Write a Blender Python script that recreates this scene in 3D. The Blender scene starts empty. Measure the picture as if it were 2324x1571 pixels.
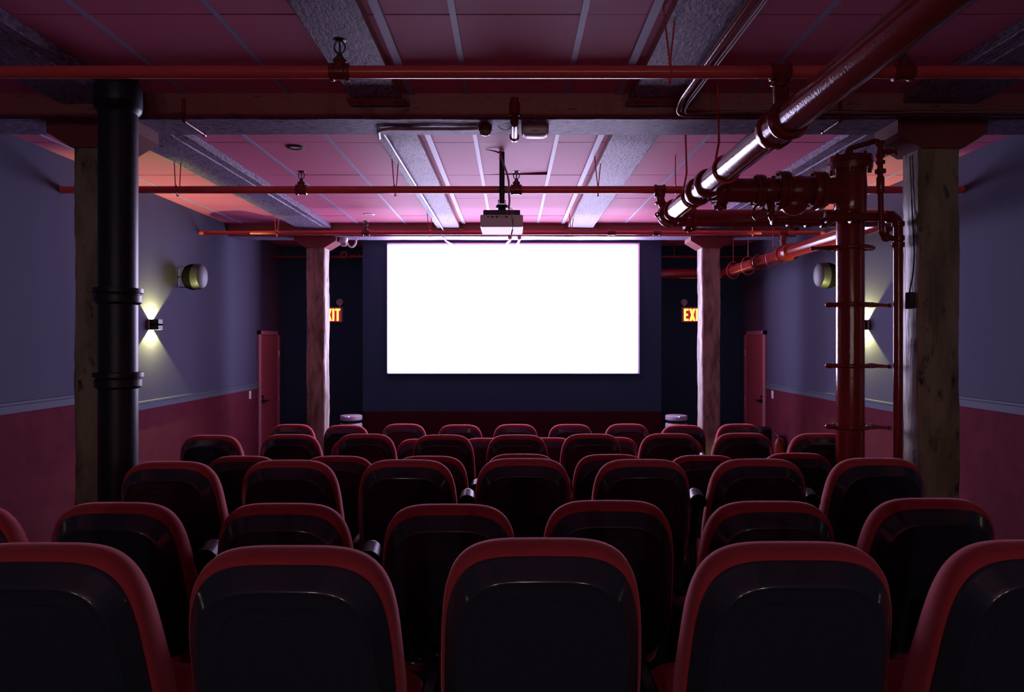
import bpy, math, random
from mathutils import Vector, Matrix
random.seed(4)
S = bpy.context.scene
COL = S.collection
PI = math.pi
E = 1.925          # eye height above the front floor
F = 1600.0         # focal length in pixels of the 2324 px wide frame

# ------------------------------------------------------------------ helpers
class MB:
    def __init__(s): s.v = []; s.f = []
    def add(s, vs, fs):
        b = len(s.v); s.v += [tuple(v) for v in vs]; s.f += [tuple(b + i for i in f) for f in fs]; return s
    def box(s, x0, x1, y0, y1, z0, z1):
        return s.add([(x0,y0,z0),(x1,y0,z0),(x1,y1,z0),(x0,y1,z0),(x0,y0,z1),(x1,y0,z1),(x1,y1,z1),(x0,y1,z1)],
                     [(0,3,2,1),(4,5,6,7),(0,1,5,4),(1,2,6,5),(2,3,7,6),(3,0,4,7)])
    def rbox(s, x0, x1, y0, y1, z0, z1, r):
        """box with all its edges chamfered by r"""
        vs = []; idx = {}
        for i, (xa, sx) in enumerate(((x0,1),(x1,-1))):
            for j, (ya, sy) in enumerate(((y0,1),(y1,-1))):
                for k, (za, sz) in enumerate(((z0,1),(z1,-1))):
                    for a in range(3):
                        p = [xa + sx*r, ya + sy*r, za + sz*r]; p[a] = (xa, ya, za)[a]
                        idx[(i,j,k,a)] = len(vs); vs.append(p)
        fs = []
        for i in (0,1):
            q = [idx[(i,0,0,0)],idx[(i,1,0,0)],idx[(i,1,1,0)],idx[(i,0,1,0)]]; fs.append(q[::-1] if i == 0 else q)
            q = [idx[(0,i,0,1)],idx[(1,i,0,1)],idx[(1,i,1,1)],idx[(0,i,1,1)]]; fs.append(q if i == 0 else q[::-1])
            q = [idx[(0,0,i,2)],idx[(1,0,i,2)],idx[(1,1,i,2)],idx[(0,1,i,2)]]; fs.append(q[::-1] if i == 0 else q)
        for a in range(2):
            for b in range(2):
                fs.append([idx[(a,b,0,0)],idx[(a,b,1,0)],idx[(a,b,1,1)],idx[(a,b,0,1)]])
                fs.append([idx[(a,0,b,0)],idx[(a,1,b,0)],idx[(a,1,b,2)],idx[(a,0,b,2)]])
                fs.append([idx[(0,a,b,1)],idx[(1,a,b,1)],idx[(1,a,b,2)],idx[(0,a,b,2)]])
                for c in range(2):
                    fs.append([idx[(a,b,c,0)],idx[(a,b,c,1)],idx[(a,b,c,2)]])
        return s.add(vs, fs)
    def loft(s, rings, close=True, cap=True):
        n = len(rings[0]); b = len(s.v)
        for r in rings: s.v += [tuple(p) for p in r]
        m = n if close else n - 1
        for k in range(len(rings) - 1):
            for i in range(m):
                j = (i + 1) % n
                s.f.append((b+k*n+i, b+k*n+j, b+(k+1)*n+j, b+(k+1)*n+i))
        if cap:
            s.f.append(tuple(b + i for i in range(n))[::-1])
            s.f.append(tuple(b + (len(rings)-1)*n + i for i in range(n)))
        return s
    def cyl(s, p0, p1, r0, r1=None, n=20, cap=True):
        return s.turn(p0, p1, [(0, r0), (1, r0 if r1 is None else r1)], n, cap)
    def turn(s, p0, p1, prof, n=24, cap=True, rot=0.0):
        """lathe: prof = (t along p0>p1 as 0..1, radius)"""
        p0, p1 = Vector(p0), Vector(p1); d = (p1 - p0); w = d.normalized()
        a = Vector((0,0,1)) if abs(w.z) < .9 else Vector((1,0,0))
        u = w.cross(a).normalized(); v = w.cross(u)
        rings = []
        for t, r in prof:
            c = p0 + d * t
            rings.append([c + (u*math.cos(2*PI*i/n + rot) + v*math.sin(2*PI*i/n + rot))*r for i in range(n)])
        return s.loft(rings, True, cap)
    def tube(s, pts, r, n=12, cap=True):
        pts = [Vector(p) for p in pts]; rings = []; u = None
        for i, p in enumerate(pts):
            t = (pts[min(i+1, len(pts)-1)] - pts[max(i-1, 0)]).normalized()
            if u is None:
                a = Vector((0,0,1)) if abs(t.z) < .9 else Vector((1,0,0)); u = t.cross(a).normalized()
            u = (u - t*u.dot(t)).normalized(); v = t.cross(u)
            k = 1.0
            if 0 < i < len(pts)-1:
                c = (pts[i]-pts[i-1]).normalized().dot(t); k = 1/max(c, .6)
            rr = r[i] if isinstance(r, (list, tuple)) else r
            rings.append([p + (u*math.cos(2*PI*q/n) + v*math.sin(2*PI*q/n))*rr*k for q in range(n)])
        return s.loft(rings, True, cap)
    def torus(s, c, axis, R, r, n=28, m=10, sx=1.0, side=None):
        c = Vector(c); w = Vector(axis).normalized()
        a = Vector(side) if side else (Vector((0,0,1)) if abs(w.z) < .9 else Vector((1,0,0)))
        u = (a - w*a.dot(w)).normalized(); v = w.cross(u); b = len(s.v)
        for i in range(n):
            t = 2*PI*i/n; d = u*math.cos(t)*sx + v*math.sin(t); dn = (u*math.cos(t) + v*math.sin(t))
            for j in range(m):
                q = 2*PI*j/m; s.v.append(tuple(c + d*R + dn*r*math.cos(q) + w*r*math.sin(q)))
        for i in range(n):
            for j in range(m):
                s.f.append((b+i*m+j, b+((i+1)%n)*m+j, b+((i+1)%n)*m+(j+1)%m, b+i*m+(j+1)%m))
        return s
    def sphere(s, c, r, n=20, m=12, sc=(1,1,1)):
        c = Vector(c)
        rings = [[c + Vector((math.sin(PI*k/m)*math.cos(2*PI*i/n)*r*sc[0], math.sin(PI*k/m)*math.sin(2*PI*i/n)*r*sc[1], -math.cos(PI*k/m)*r*sc[2])) for i in range(n)] for k in range(1, m)]
        return s.loft(rings)
    def prism(s, pts, y0, y1):
        """outline pts (x,z) extruded along y"""
        return s.loft([[(x, y0, z) for x, z in pts], [(x, y1, z) for x, z in pts]])

def mesh_obj(name, mb, mat, parent=None, loc=None, ang=38, smooth=True):
    if parent is not None:
        o0 = Vector(WL[parent.name])
    else:
        if loc is None:
            xs, ys, zs = zip(*mb.v); loc = ((min(xs)+max(xs))/2, (min(ys)+max(ys))/2, min(zs))
        o0 = Vector(loc)
    me = bpy.data.meshes.new(name)
    me.from_pydata([tuple(Vector(v) - o0) for v in mb.v], [], mb.f)
    me.validate()
    import bmesh
    bm = bmesh.new(); bm.from_mesh(me); bmesh.ops.recalc_face_normals(bm, faces=bm.faces); bm.to_mesh(me); bm.free()
    if smooth:
        for p in me.polygons: p.use_smooth = True
        me.set_sharp_from_angle(angle=math.radians(ang))
    for m in (mat if isinstance(mat, (list, tuple)) else [mat]): me.materials.append(m)
    o = bpy.data.objects.new(name, me); COL.objects.link(o)
    if parent is not None:
        o.parent = parent; WL[o.name] = tuple(o0)
    else:
        o.location = o0; WL[o.name] = tuple(o0)
    return o
WL = {}
def thing(name, loc, label=None, cat=None, group=None):
    o = bpy.data.objects.new(name, None); COL.objects.link(o); o.location = loc; o.empty_display_size = .1
    WL[o.name] = tuple(loc)
    return tag(o, label, cat, group)
def tag(o, label=None, cat=None, group=None, kind=None):
    if label: o['label'] = label
    if cat: o['category'] = cat
    if group: o['group'] = group
    if kind: o['kind'] = kind
    return o
def struct(name, mb, mat, parent=None, **k):
    o = mesh_obj(name, mb, mat, parent, **k)
    if parent is None: o['kind'] = 'structure'
    return o
def arc(c, r, a0, a1, n, plane):
    """points on an arc; plane gives the two axes as vectors"""
    c = Vector(c); u, v = Vector(plane[0]), Vector(plane[1])
    return [c + u*math.cos(a0+(a1-a0)*i/n)*r + v*math.sin(a0+(a1-a0)*i/n)*r for i in range(n+1)]
def bend(pts, R, k=6):
    """round the corners of a polyline"""
    pts = [Vector(p) for p in pts]; out = [pts[0]]
    for i in range(1, len(pts)-1):
        p, a, b = pts[i], pts[i-1], pts[i+1]
        da, db = (a-p), (b-p); r = min(R, da.length*.48, db.length*.48)
        A, B = p + da.normalized()*r, p + db.normalized()*r
        for q in range(k+1):
            t = q/k; out.append(A*(1-t)**2 + p*2*t*(1-t) + B*t*t)
    out.append(pts[-1]); return out

# ------------------------------------------------------------------ materials
def mat(name, col, rough=.5, spec=.5, bump=None, mix=None, metal=0.0, coat=0.0, sheen=0.0, emit=None, rvar=0.0):
    """bump=(scale, strength, dist, stretch xyz); mix=(colour, scale, lo, hi, stretch)"""
    m = bpy.data.materials.new(name); m.use_nodes = True
    nt = m.node_tree; N, L = nt.nodes, nt.links; b = N['Principled BSDF']
    b.inputs['Base Color'].default_value = (*col, 1); b.inputs['Roughness'].default_value = rough
    b.inputs['Specular IOR Level'].default_value = spec; b.inputs['Metallic'].default_value = metal
    b.inputs['Coat Weight'].default_value = coat; b.inputs['Coat Roughness'].default_value = .12
    if sheen:
        b.inputs['Sheen Weight'].default_value = sheen; b.inputs['Sheen Roughness'].default_value = .45
        b.inputs['Sheen Tint'].default_value = (1, .35, .4, 1)
    if emit:
        b.inputs['Emission Color'].default_value = (*emit[0], 1); b.inputs['Emission Strength'].default_value = emit[1]
    tc = N.new('ShaderNodeTexCoord')
    def coords(st):
        mp = N.new('ShaderNodeMapping'); mp.inputs['Scale'].default_value = st
        g = N.new('ShaderNodeNewGeometry'); L.new(g.outputs['Position'], mp.inputs['Vector']); return mp.outputs['Vector']
    def noise(scale, st, detail=5, rough_=.6):
        n = N.new('ShaderNodeTexNoise'); n.inputs['Scale'].default_value = scale; n.inputs['Detail'].default_value = detail
        n.inputs['Roughness'].default_value = rough_; L.new(coords(st), n.inputs['Vector']); return n.outputs['Fac']
    if bump:
        bn = N.new('ShaderNodeBump'); bn.inputs['Strength'].default_value = bump[1]; bn.inputs['Distance'].default_value = bump[2]
        L.new(noise(bump[0], bump[3] if len(bump) > 3 else (1,1,1)), bn.inputs['Height']); L.new(bn.outputs['Normal'], b.inputs['Normal'])
        if coat: L.new(bn.outputs['Normal'], b.inputs['Coat Normal'])
    prev = None
    if mix:
        for c2, sc, lo, hi, st in (mix if isinstance(mix, list) else [mix]):
            r = N.new('ShaderNodeMapRange'); r.inputs['From Min'].default_value = lo; r.inputs['From Max'].default_value = hi
            L.new(noise(sc, st), r.inputs['Value'])
            mx = N.new('ShaderNodeMix'); mx.data_type = 'RGBA'
            L.new(r.outputs['Result'], mx.inputs['Factor'])
            if prev is None: mx.inputs[6].default_value = (*col, 1)
            else: L.new(prev, mx.inputs[6])
            mx.inputs[7].default_value = (*c2, 1); prev = mx.outputs[2]
        L.new(prev, b.inputs['Base Color'])
    if rvar:
        r = N.new('ShaderNodeMapRange'); r.inputs['To Min'].default_value = rough - rvar; r.inputs['To Max'].default_value = rough + rvar
        r.inputs['From Min'].default_value = .3; r.inputs['From Max'].default_value = .7
        L.new(noise(6, (1,1,1)), r.inputs['Value']); L.new(r.outputs['Result'], b.inputs['Roughness'])
    return m
RED = (.23, .024, .022)
M = {}
M['pipe']   = mat('red pipe enamel', RED, .09, .6, bump=(50, .5, .0020))
M['pipe_small'] = mat('red small pipe enamel', (.66, .085, .085), .22, .5, bump=(60, .25, .002))
M['iron']   = mat('red cast iron paint', (.21, .022, .021), .2, .55, bump=(70, .5, .003))
M['beam']   = mat('red painted timber', (.32, .10, .10), .42, .75, bump=(22, .8, .006, (1, 1, 1)), mix=((.05, .012, .016), 30, .62, .72, (.25, 1, 1)))
M['beam_long'] = mat('red painted rough timber', (.32, .10, .10), .42, .75, bump=(20, .8, .006, (1, .35, 1)), mix=((.05, .012, .016), 32, .63, .72, (1, .3, 1)))
M['capital'] = mat('dark red capital paint', (.20, .045, .045), .5, .4, bump=(20, .4, .004))
M['tile']   = mat('pink red ceiling board', (.62, .155, .28), .62, .15, bump=(90, .25, .002, (.2, 1, 1)))
M['batten'] = mat('pale ceiling batten', (.36, .32, .50), .5, .25)
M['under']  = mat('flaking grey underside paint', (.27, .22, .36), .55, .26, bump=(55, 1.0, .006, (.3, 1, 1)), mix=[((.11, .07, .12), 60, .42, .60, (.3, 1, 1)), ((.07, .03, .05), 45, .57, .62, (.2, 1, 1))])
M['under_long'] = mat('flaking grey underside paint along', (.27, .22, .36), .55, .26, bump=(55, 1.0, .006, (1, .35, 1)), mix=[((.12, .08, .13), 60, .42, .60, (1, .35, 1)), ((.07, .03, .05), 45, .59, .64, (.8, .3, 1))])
M['lilac_pipe'] = mat('pale painted conduit', (.52, .42, .50), .4, .5)
M['gap']    = mat('dark ceiling void', (.02, .008, .012), .9, .1)
M['wall']   = mat('slate blue wall paint', (.076, .076, .122), .85, .08, bump=(14, .08, .003), mix=((.069, .070, .112), 2.5, .4, .65, (1, 1, .3)))
M['dado']   = mat('crimson wall carpet', (.10, .016, .030), .95, .05, bump=(160, .7, .004), mix=((.075, .011, .021), 5, .4, .7, (1,1,1)), sheen=.15)
M['rail']   = mat('grey blue rail paint', (.085, .095, .135), .7, .15)
M['black']  = mat('matte black wall paint', (.030, .070, .11), .9, .06, bump=(20, .1, .003))
M['stage']  = mat('dark red base carpet', (.045, .008, .014), .95, .1, bump=(120, .5, .003))
M['floor']  = mat('dark carpet', (.012, .010, .014), .95, .1, bump=(200, .6, .004))
M['back']   = mat('dark red rear wall', (.20, .03, .03), .8, .2)
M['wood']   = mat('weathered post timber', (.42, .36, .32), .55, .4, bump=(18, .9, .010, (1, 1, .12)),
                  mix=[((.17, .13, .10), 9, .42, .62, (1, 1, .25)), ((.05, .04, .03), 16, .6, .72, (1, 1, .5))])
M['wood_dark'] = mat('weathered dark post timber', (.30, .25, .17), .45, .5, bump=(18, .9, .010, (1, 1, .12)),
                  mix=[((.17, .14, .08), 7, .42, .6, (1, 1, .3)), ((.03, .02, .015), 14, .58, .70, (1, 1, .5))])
M['cast']   = mat('black pipe paint', (.016, .018, .030), .4, .3, bump=(60, .3, .002))
M['shell']  = mat('black seat shell plastic', (.034, .040, .058), .12, 1.0, bump=(300, .03, .001))
M['fabric'] = mat('red seat fabric', (.43, .045, .058), .9, .2, bump=(420, .5, .0012), sheen=.8)
M['armmat'] = mat('black arm plastic', (.008, .008, .010), .34, .16)
M['legmat'] = mat('black seat leg steel', (.02, .02, .022), .5, .5)
M['door']   = mat('red door paint', (.42, .12, .14), .45, .5, bump=(30, .05, .002))
M['doorframe'] = mat('pink door frame paint', (.50, .24, .30), .4, .5)
M['white']  = mat('white plastic', (.72, .72, .72), .4, .5)
M['grey']   = mat('projector grey', (.78, .78, .82), .45, .5)
M['dgrey']  = mat('dark charcoal plastic', (.035, .035, .05), .5, .5)
M['blackm'] = mat('black metal', (.008, .008, .010), .4, .5)
M['cable']  = mat('pale grey cable', (.32, .31, .30), .5, .5)
M['glass']  = mat('greenish lens', (.16, .20, .15), .15, .5)
M['brass']  = mat('sprinkler green bronze', (.07, .11, .09), .4, .5, metal=.6)
M['chrome'] = mat('polished metal', (.7, .7, .75), .2, .5, metal=1)
M['purifier'] = mat('purifier off white', (.50, .46, .52), .45, .5)
M['ext']    = mat('extinguisher red', (.16, .010, .010), .4, .3)
M['speaker'] = mat('slate speaker casing', (.016, .016, .024), .5, .6)
M['speaker_back'] = mat('black speaker back', (.002, .002, .002), .9, .03)
M['screen_border'] = mat('white screen cloth', (.62, .60, .78), .9, .1)
M['image']  = mat('projected white image', (0, 0, 0), 1, 0, emit=((.72, .62, 1.0), 16.5))
M['exit_l'] = mat('lit exit letters', (.1, .02, .01), .6, .2, emit=((1.0, .42, .06), 3.4))
M['exit_f'] = mat('red exit face', (.35, .03, .05), .5, .3, emit=((1.0, .03, .06), .35))
M['exit_h'] = mat('exit sign housing', (.42, .30, .36), .5, .4)
M['blue']   = mat('blue indicator', (.02, .02, .3), .5, .2, emit=((.15, .2, 1.0), 6.0))
M['lens']   = mat('frosted lamp lens', (.55, .52, .58), .4, .4)
M['bin']    = mat('black bin plastic', (.008, .008, .010), .5, .3)

# ------------------------------------------------------------------ room shell
XW = 4.03; HC = 1.664; HB = 1.491; HL = 1.592
ZC = E + HC; ZB = E + HB; ZL = E + HL
Y0, Y1 = -6.2, 12.35
f = MB()
steps = [(Y0, 2.10, .398), (2.10, 4.02, .290), (4.02, 5.98, .151), (5.98, Y1, 0.0)]
for a, b, h in steps: f.box(-XW-.1, XW+.1, a, b, -.25, h)
struct('floor', f, M['floor'], loc=(0, 5, 0), smooth=False)

# ceiling boards with open joints under a dark void
joints = [Y0] + [5.894 - 1.153*k for k in range(11, 0, -1)] + [5.894, 7.045, 8.195, 9.335, 10.49, 11.64, Y1]
joints = sorted(set(round(j, 3) for j in joints if Y0 <= j <= Y1))
lines = [-XW, -3.80, -3.13, -2.585, -2.17, -1.50, -1.057, -.737, -.30, .365, .781, 1.141, 1.59, 2.23, 2.66, 3.2, 3.8, XW]
c = MB()
for i in range(len(lines)-1):
    for j in range(len(joints)-1):
        x0, x1, a, b = lines[i], lines[i+1], joints[j]+.005, joints[j+1]-.005
        dz = random.uniform(-.0015, .0015)
        q = MB().box(x0, x1, a, b, ZC+dz, ZC+dz+.012)
        if abs(x0+.30) < .01 and abs(joints[j]-5.894) < .01:
            vs = [list(v) for v in q.v]
            for v in vs:
                if v[0] > 0 and v[1] > 6.5: v[2] += .020
            q.v = [tuple(v) for v in vs]
        c.add(q.v, q.f)
ceil = struct('ceiling', c, M['tile'], loc=(0, 5, ZC), smooth=False)
struct('backing_slab', MB().box(-XW-.1, XW+.1, Y0, Y1, ZC+.03, ZC+.15), M['gap'], ceil, smooth=False)
nt = 0
def trim(mb, m, **k):
    global nt; nt += 1
    return struct('trim_%d' % nt, mb, m, **k)
segs = [(Y0, 4.724), (5.093, 10.0)]
for a, b in segs:
    for x, w in ((-3.80,.028), (-3.13,.028), (-2.17,.03), (-1.50,.03), (-.30,.034), (.365,.034), (1.59,.03), (2.23,.03), (3.2,.028), (3.8,.028)):
        trim(MB().box(x-w/2, x+w/2, a, b, ZC-.006, ZC), M['batten'], smooth=False)
    trim(MB().box(-.700, -.652, a, b, ZC-.014, ZC), M['batten'], smooth=False)
    trim(MB().box(.690, .738, a, b, ZC-.014, ZC), M['batten'], smooth=False)

def side_wall(sx, nm):
    x = sx*XW; xo = sx*(XW+.12)
    YS = 6.9
    zr = {0: E-.579, 1: E-.743}
    w = MB()
    a0, a1 = min(x, xo), max(x, xo)
    w.box(a0, a1, Y0, Y1, 0-.2, ZC+.1)
    wl = struct('wall_'+nm, w, M['wall'], smooth=False)
    d = MB()
    xi = sx*(XW-.012)
    for (ya, yb, z) in ((Y0, YS, zr[0]), (YS, 11.14, zr[1])):
        d.box(min(x, xi), max(x, xi), ya, yb, -.2, z)
    struct('carpet_dado', d, M['dado'], wl, smooth=False)
    r = MB()
    for (ya, yb, z) in ((Y0, YS, zr[0]), (YS, 11.14, zr[1])):
        p = [(0, 0), (.020, 0), (.020, .060), (.028, .068), (.028, .088), (0, .092)]
        r.loft([[(sx*(XW - u), yy, z + v) for u, v in p] for yy in (ya, yb)])
    struct('dado_rail', r, M['rail'], wl, smooth=False)
side_wall(-1, 'left'); side_wall(1, 'right')
struct('wall_front', MB().box(-XW-.1, XW+.1, Y1, Y1+.12, -.2, ZC+.1), M['black'], smooth=False)
struct('wall_back', MB().box(-XW-.1, XW+.1, Y0-.12, Y0, -.2, ZC+.1), M['back'], smooth=False)
sw = struct('wall_screen', MB().box(-2.42, 2.42, 11.42, Y1, 0, ZC), M['black'], smooth=False)
struct('carpet_dado', MB().box(-2.42, 2.42, 11.40, 11.42, 0, .79), M['stage'], sw, smooth=False)

# doors in the two side walls
def door(sx, n):
    X = sx*(XW-.001)
    def bx(d0, d1, a, b, z0, z1): 
        p, q = X - sx*d0, X - sx*d1; return MB().box(min(p,q), max(p,q), a, b, z0, z1)
    d = struct('door_%d' % n, bx(0, .022, 11.22, 12.06, .01, 2.03), M['door'], smooth=False)
    fr = MB()
    for a, b, z0, z1 in ((11.14, 11.225, 0, 2.097), (12.055, 12.14, 0, 2.097), (11.14, 12.14, 2.035, 2.097)):
        q = bx(0, .034, a, b, z0, z1); fr.add(q.v, q.f)
    struct('door_frame', fr, M['doorframe'], d, smooth=False)
    h = MB(); hx = X - sx*.022
    h.cyl((hx, 11.30, .97), (hx - sx*.03, 11.30, .97), .028); h.cyl((hx, 11.30, 1.04), (hx - sx*.02, 11.30, 1.04), .022)
    h.tube([(hx - sx*.03, 11.30, .97), (hx - sx*.055, 11.30, .97), (hx - sx*.058, 11.36, .97), (hx - sx*.055, 11.44, .97)], .011)
    struct('handle', h, M['blackm'], d)
    for z in (1.72, .95, .25):
        hg = MB(); hg.cyl((X - sx*.04, 12.07, z-.05), (X - sx*.04, 12.07, z+.05), .01)
        struct('hinge', hg, M['chrome'], d)
door(-1, 1); door(1, 2)
for sx, yy, side in ((-1, 10.80, 'left'), (1, 10.86, 'right')):
    X = sx*(XW-.012)
    t = thing('light_switch', (X, yy, 1.04), 'white light switch plate on the %s wall beside the red door' % side, 'light switch', 'light switches by the doors')
    mesh_obj('plate', MB().rbox(min(X, X-sx*.008), max(X, X-sx*.008), yy-.038, yy+.038, 1.045, 1.165, .002), M['white'], t)
    mesh_obj('rocker', MB().rbox(min(X-sx*.008, X-sx*.014), max(X-sx*.008, X-sx*.014), yy-.016, yy+.016, 1.075, 1.135, .002), M['white'], t)

# ------------------------------------------------------------------ beams and posts
def wob(mb, amp, keep=None):
    return mb
def timber_beam(x0, x1, y0, y1, z0, z1, along, name, label, m):
    b = MB(); n = 40
    rr = random.Random(int(abs(x0*31+y0*7)*10))
    rings = []
    ch = .010
    for i in range(n+1):
        t = i/n; j = lambda: rr.uniform(-.0028, .0028)
        if along == 'x':
            x = x0 + (x1-x0)*t; prof = [(y0, z1), (y0+j(), z0+ch+j()), (y0+ch+j(), z0+j()), (y1-ch+j(), z0+j()), (y1+j(), z0+ch+j()), (y1, z1)]
            rings.append([(x, a, z) for a, z in prof])
        else:
            y = y0 + (y1-y0)*t; prof = [(x0, z1), (x0+j(), z0+ch+j()), (x0+ch+j(), z0+j()), (x1-ch+j(), z0+j()), (x1+j(), z0+ch+j()), (x1, z1)]
            rings.append([(a, y, z) for a, z in prof])
    b.loft(rings)
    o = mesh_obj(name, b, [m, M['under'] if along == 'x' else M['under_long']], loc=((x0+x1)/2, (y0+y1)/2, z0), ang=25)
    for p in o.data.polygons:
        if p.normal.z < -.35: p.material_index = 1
    return tag(o, label, 'beam')
timber_beam(-XW, XW, 4.724, 5.093, ZB, ZC, 'x', 'cross_beam', 'wide red timber beam crossing the ceiling in front of the projector, over the two near posts', M['beam'])
timber_beam(-XW, XW, 10.0, 10.37, ZB, ZC, 'x', 'cross_beam', 'far red timber beam crossing the ceiling just above the screen top', M['beam'])
LB = [(-3.02, -2.63, 'over the left posts'), (-1.057, -.737, 'left of the projector'), (.781, 1.141, 'right of the projector'), (2.73, 3.12, 'over the right posts')]
for x0, x1, w in LB:
    for k, (a, b) in enumerate(segs):
        sec = 'above the nearest seats' if k == 0 else 'between the near and far cross beams'
        timber_beam(x0, x1, a, b, ZL, ZC, 'y', 'long_beam', 'rough red timber beam running towards the screen %s, section %s' % (w, sec), M['beam_long'])
# narrow side boards on the outer beams
for xa, xb in ((-2.625, -2.545), (2.62, 2.725)):
    for k, (a, b) in enumerate(segs):
        o = mesh_obj('beam_board', MB().rbox(xa, xb, a+.002, b-.002, ZL+.004, ZC-.001, .004), M['under_long'])
        tag(o, 'narrow painted board along the inner edge of the %s outer beam, %s' % ('left' if xa < 0 else 'right', 'nearer length' if k == 0 else 'farther length'), 'board')
# bearing plates under the ends of the inner long beams
for x0, x1, w in LB[1:3]:
    for y, k in ((4.66, 'near'), (9.93, 'far')):
        if x0 < 0 and k == 'far': x0 += .115
        p = MB().box(x0-.02, x1+.05, y-.06, y+.06, ZL-.022, ZL-.004)
        p.box(x0-.02, x1+.05, y+.045, y+.06, ZL-.022, ZL+.012)
        for bx_ in (x0+.05, x1-.03): p.cyl((bx_, y, ZL-.034), (bx_, y, ZL-.022), .014, n=6)
        tag(mesh_obj('bearing_plate', p, M['iron'], smooth=False), 'red steel plate at the %s cross beam, under the long beam %s' % (k, w), 'steel plate', 'beam end plates')

def post(x0, x1, y0, y1, z0, zc, label, m):
    t = thing('timber_post', ((x0+x1)/2, (y0+y1)/2, z0), label, 'post', None)
    rr = random.Random(int(abs(x0)*100)); rings = []; n = 44; ch = .014
    for i in range(n+1):
        z = z0 + (zc-z0)*i/n; j = lambda: rr.uniform(-.0035, .0035)
        bow = .004*math.sin(i*.35 + x0)
        rings.append([(x0+ch+j()+bow, y0+j(), z), (x1-ch+j()+bow, y0+j(), z), (x1+j()+bow, y0+ch, z), (x1+j()+bow, y1-ch, z), (x1-ch+bow, y1+j(), z), (x0+ch+bow, y1+j(), z), (x0+j()+bow, y1-ch, z), (x0+j()+bow, y0+ch, z)])
    mesh_obj('shaft', MB().loft(rings), m, t, ang=30)
    xm = (x0+x1)/2; hw = (x1-x0)/2; hm = .30
    cap = MB().prism([(xm-hw-.005, zc), (xm+hw+.005, zc), (xm+hm, zc+.10), (xm+hm, ZB-.002), (xm-hm, ZB-.002), (xm-hm, zc+.10)], y0-.03, y1+.06)
    mesh_obj('capital', cap, M['capital'], t, ang=20)
    return t
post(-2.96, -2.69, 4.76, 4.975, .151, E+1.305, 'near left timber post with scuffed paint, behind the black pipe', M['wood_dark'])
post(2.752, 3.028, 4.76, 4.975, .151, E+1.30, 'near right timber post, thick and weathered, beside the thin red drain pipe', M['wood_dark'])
post(-2.936, -2.672, 10.06, 10.325, 0, E+1.335, 'far left timber post overlapping the left exit sign', M['wood'])
post(2.712, 2.976, 10.06, 10.325, 0, E+1.335, 'far right timber post overlapping the right exit sign', M['wood'])

# angled rods strapped to the near cross beam
def strap(x, r, label, y_end=5.03, z_top=E+1.62):
    t = thing('bent_conduit', (x, 4.69, ZB-.02), label, 'conduit')
    yb = 4.724 - r - .004; zb = ZB - r - .006
    p = bend([(x, yb, z_top), (x, yb, zb), (x, y_end, zb)], .02, 4)
    mesh_obj('rod', MB().tube(p, r, 14), M['iron'], t)
    mesh_obj('end_cap', MB().turn((x, y_end-.015, zb), (x, y_end+.02, zb), [(0, r*1.3), (.8, r*1.3), (1, r*.9)], 16), M['iron'], t)
    return t
strap(-2.195, .011, 'thin bent metal rod strapped under the left part of the near cross beam')
strap(2.195, .011, 'thin bent metal rod strapped under the right part of the near cross beam', 4.97)
t = strap(.017, .027, 'thick red pipe bent down and under the middle of the near cross beam')
mesh_obj('sleeve', MB().turn((.017, 4.692, E+1.50), (.017, 4.692, E+1.60), [(0, .034), (.8, .036), (1, .028)], 16), M['iron'], t)

# small fittings under the near cross beam
t = thing('ceiling_sensor', (.16, 4.90, ZB-.075), 'white rounded sensor box under the near cross beam', 'sensor')
o = MB()
for k, (zz, i_) in enumerate(((0, 0), (-.05, .0), (-.068, .012), (-.074, .03))): pass
rings = []
for zz, ins in ((ZB-.001, 0), (ZB-.040, 0), (ZB-.060, .010), (ZB-.070, .028)):
    pts = []
    for i in range(32):
        a = 2*PI*i/32; cx, sy = math.cos(a), math.sin(a)
        pts.append((.160 + math.copysign(abs(cx)**.45, cx)*(.095-ins), 4.90 + math.copysign(abs(sy)**.45, sy)*(.072-ins), zz))
    rings.append(pts)
mesh_obj('housing', MB().loft(rings), M['white'], t, ang=30)
mesh_obj('indicator_slot', MB().rbox(.14, .18, 4.82, 4.828, ZB-.05, ZB-.044, .001), M['chrome'], t)
t = thing('junction_box', (-.185, 4.88, ZB-.06), 'round red junction box with a greenish lens under the near cross beam', 'junction box')
mesh_obj('box_body', MB().turn((-.185, 4.88, ZB), (-.185, 4.88, ZB-.038), [(0, .048), (.9, .046), (1, .042)], 24), M['iron'], t)
mesh_obj('lens', MB().turn((-.185, 4.88, ZB-.036), (-.185, 4.88, ZB-.068), [(0, .041), (.5, .038), (.85, .026), (1, .01)], 24), M['glass'], t)
con = bend([(-.235, 4.885, ZB-.014), (-.40, 4.90, ZB-.014), (-.86, 4.90, ZB-.013), (-.935, 4.93, ZB-.016), (-.965, 5.15, ZB-.016), (-.985, 5.155, ZL-.014), (-.975, 5.30, ZL-.014), (-.972, 9.96, ZL-.014), (-.972, 9.985, ZB-.014), (-.972, 10.38, ZB-.014), (-.93, 11.40, E+1.55)], .05, 5)
tag(mesh_obj('thin_conduit', MB().tube(con, .0115, 12), M['lilac_pipe']), 'thin conduit running from the junction box along the left inner beam to the screen', 'conduit')
wire = bend([(-.10, 4.86, ZB-.006), (-.07, 4.84, ZB-.035), (-.03, 4.85, ZB-.04), (.01, 4.80, ZB-.01)], .03, 4)
tag(mesh_obj('loose_wire', MB().tube(wire, .0028, 8), M['cable']), 'short pale loose wire hanging by the junction box', 'wire')
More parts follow.
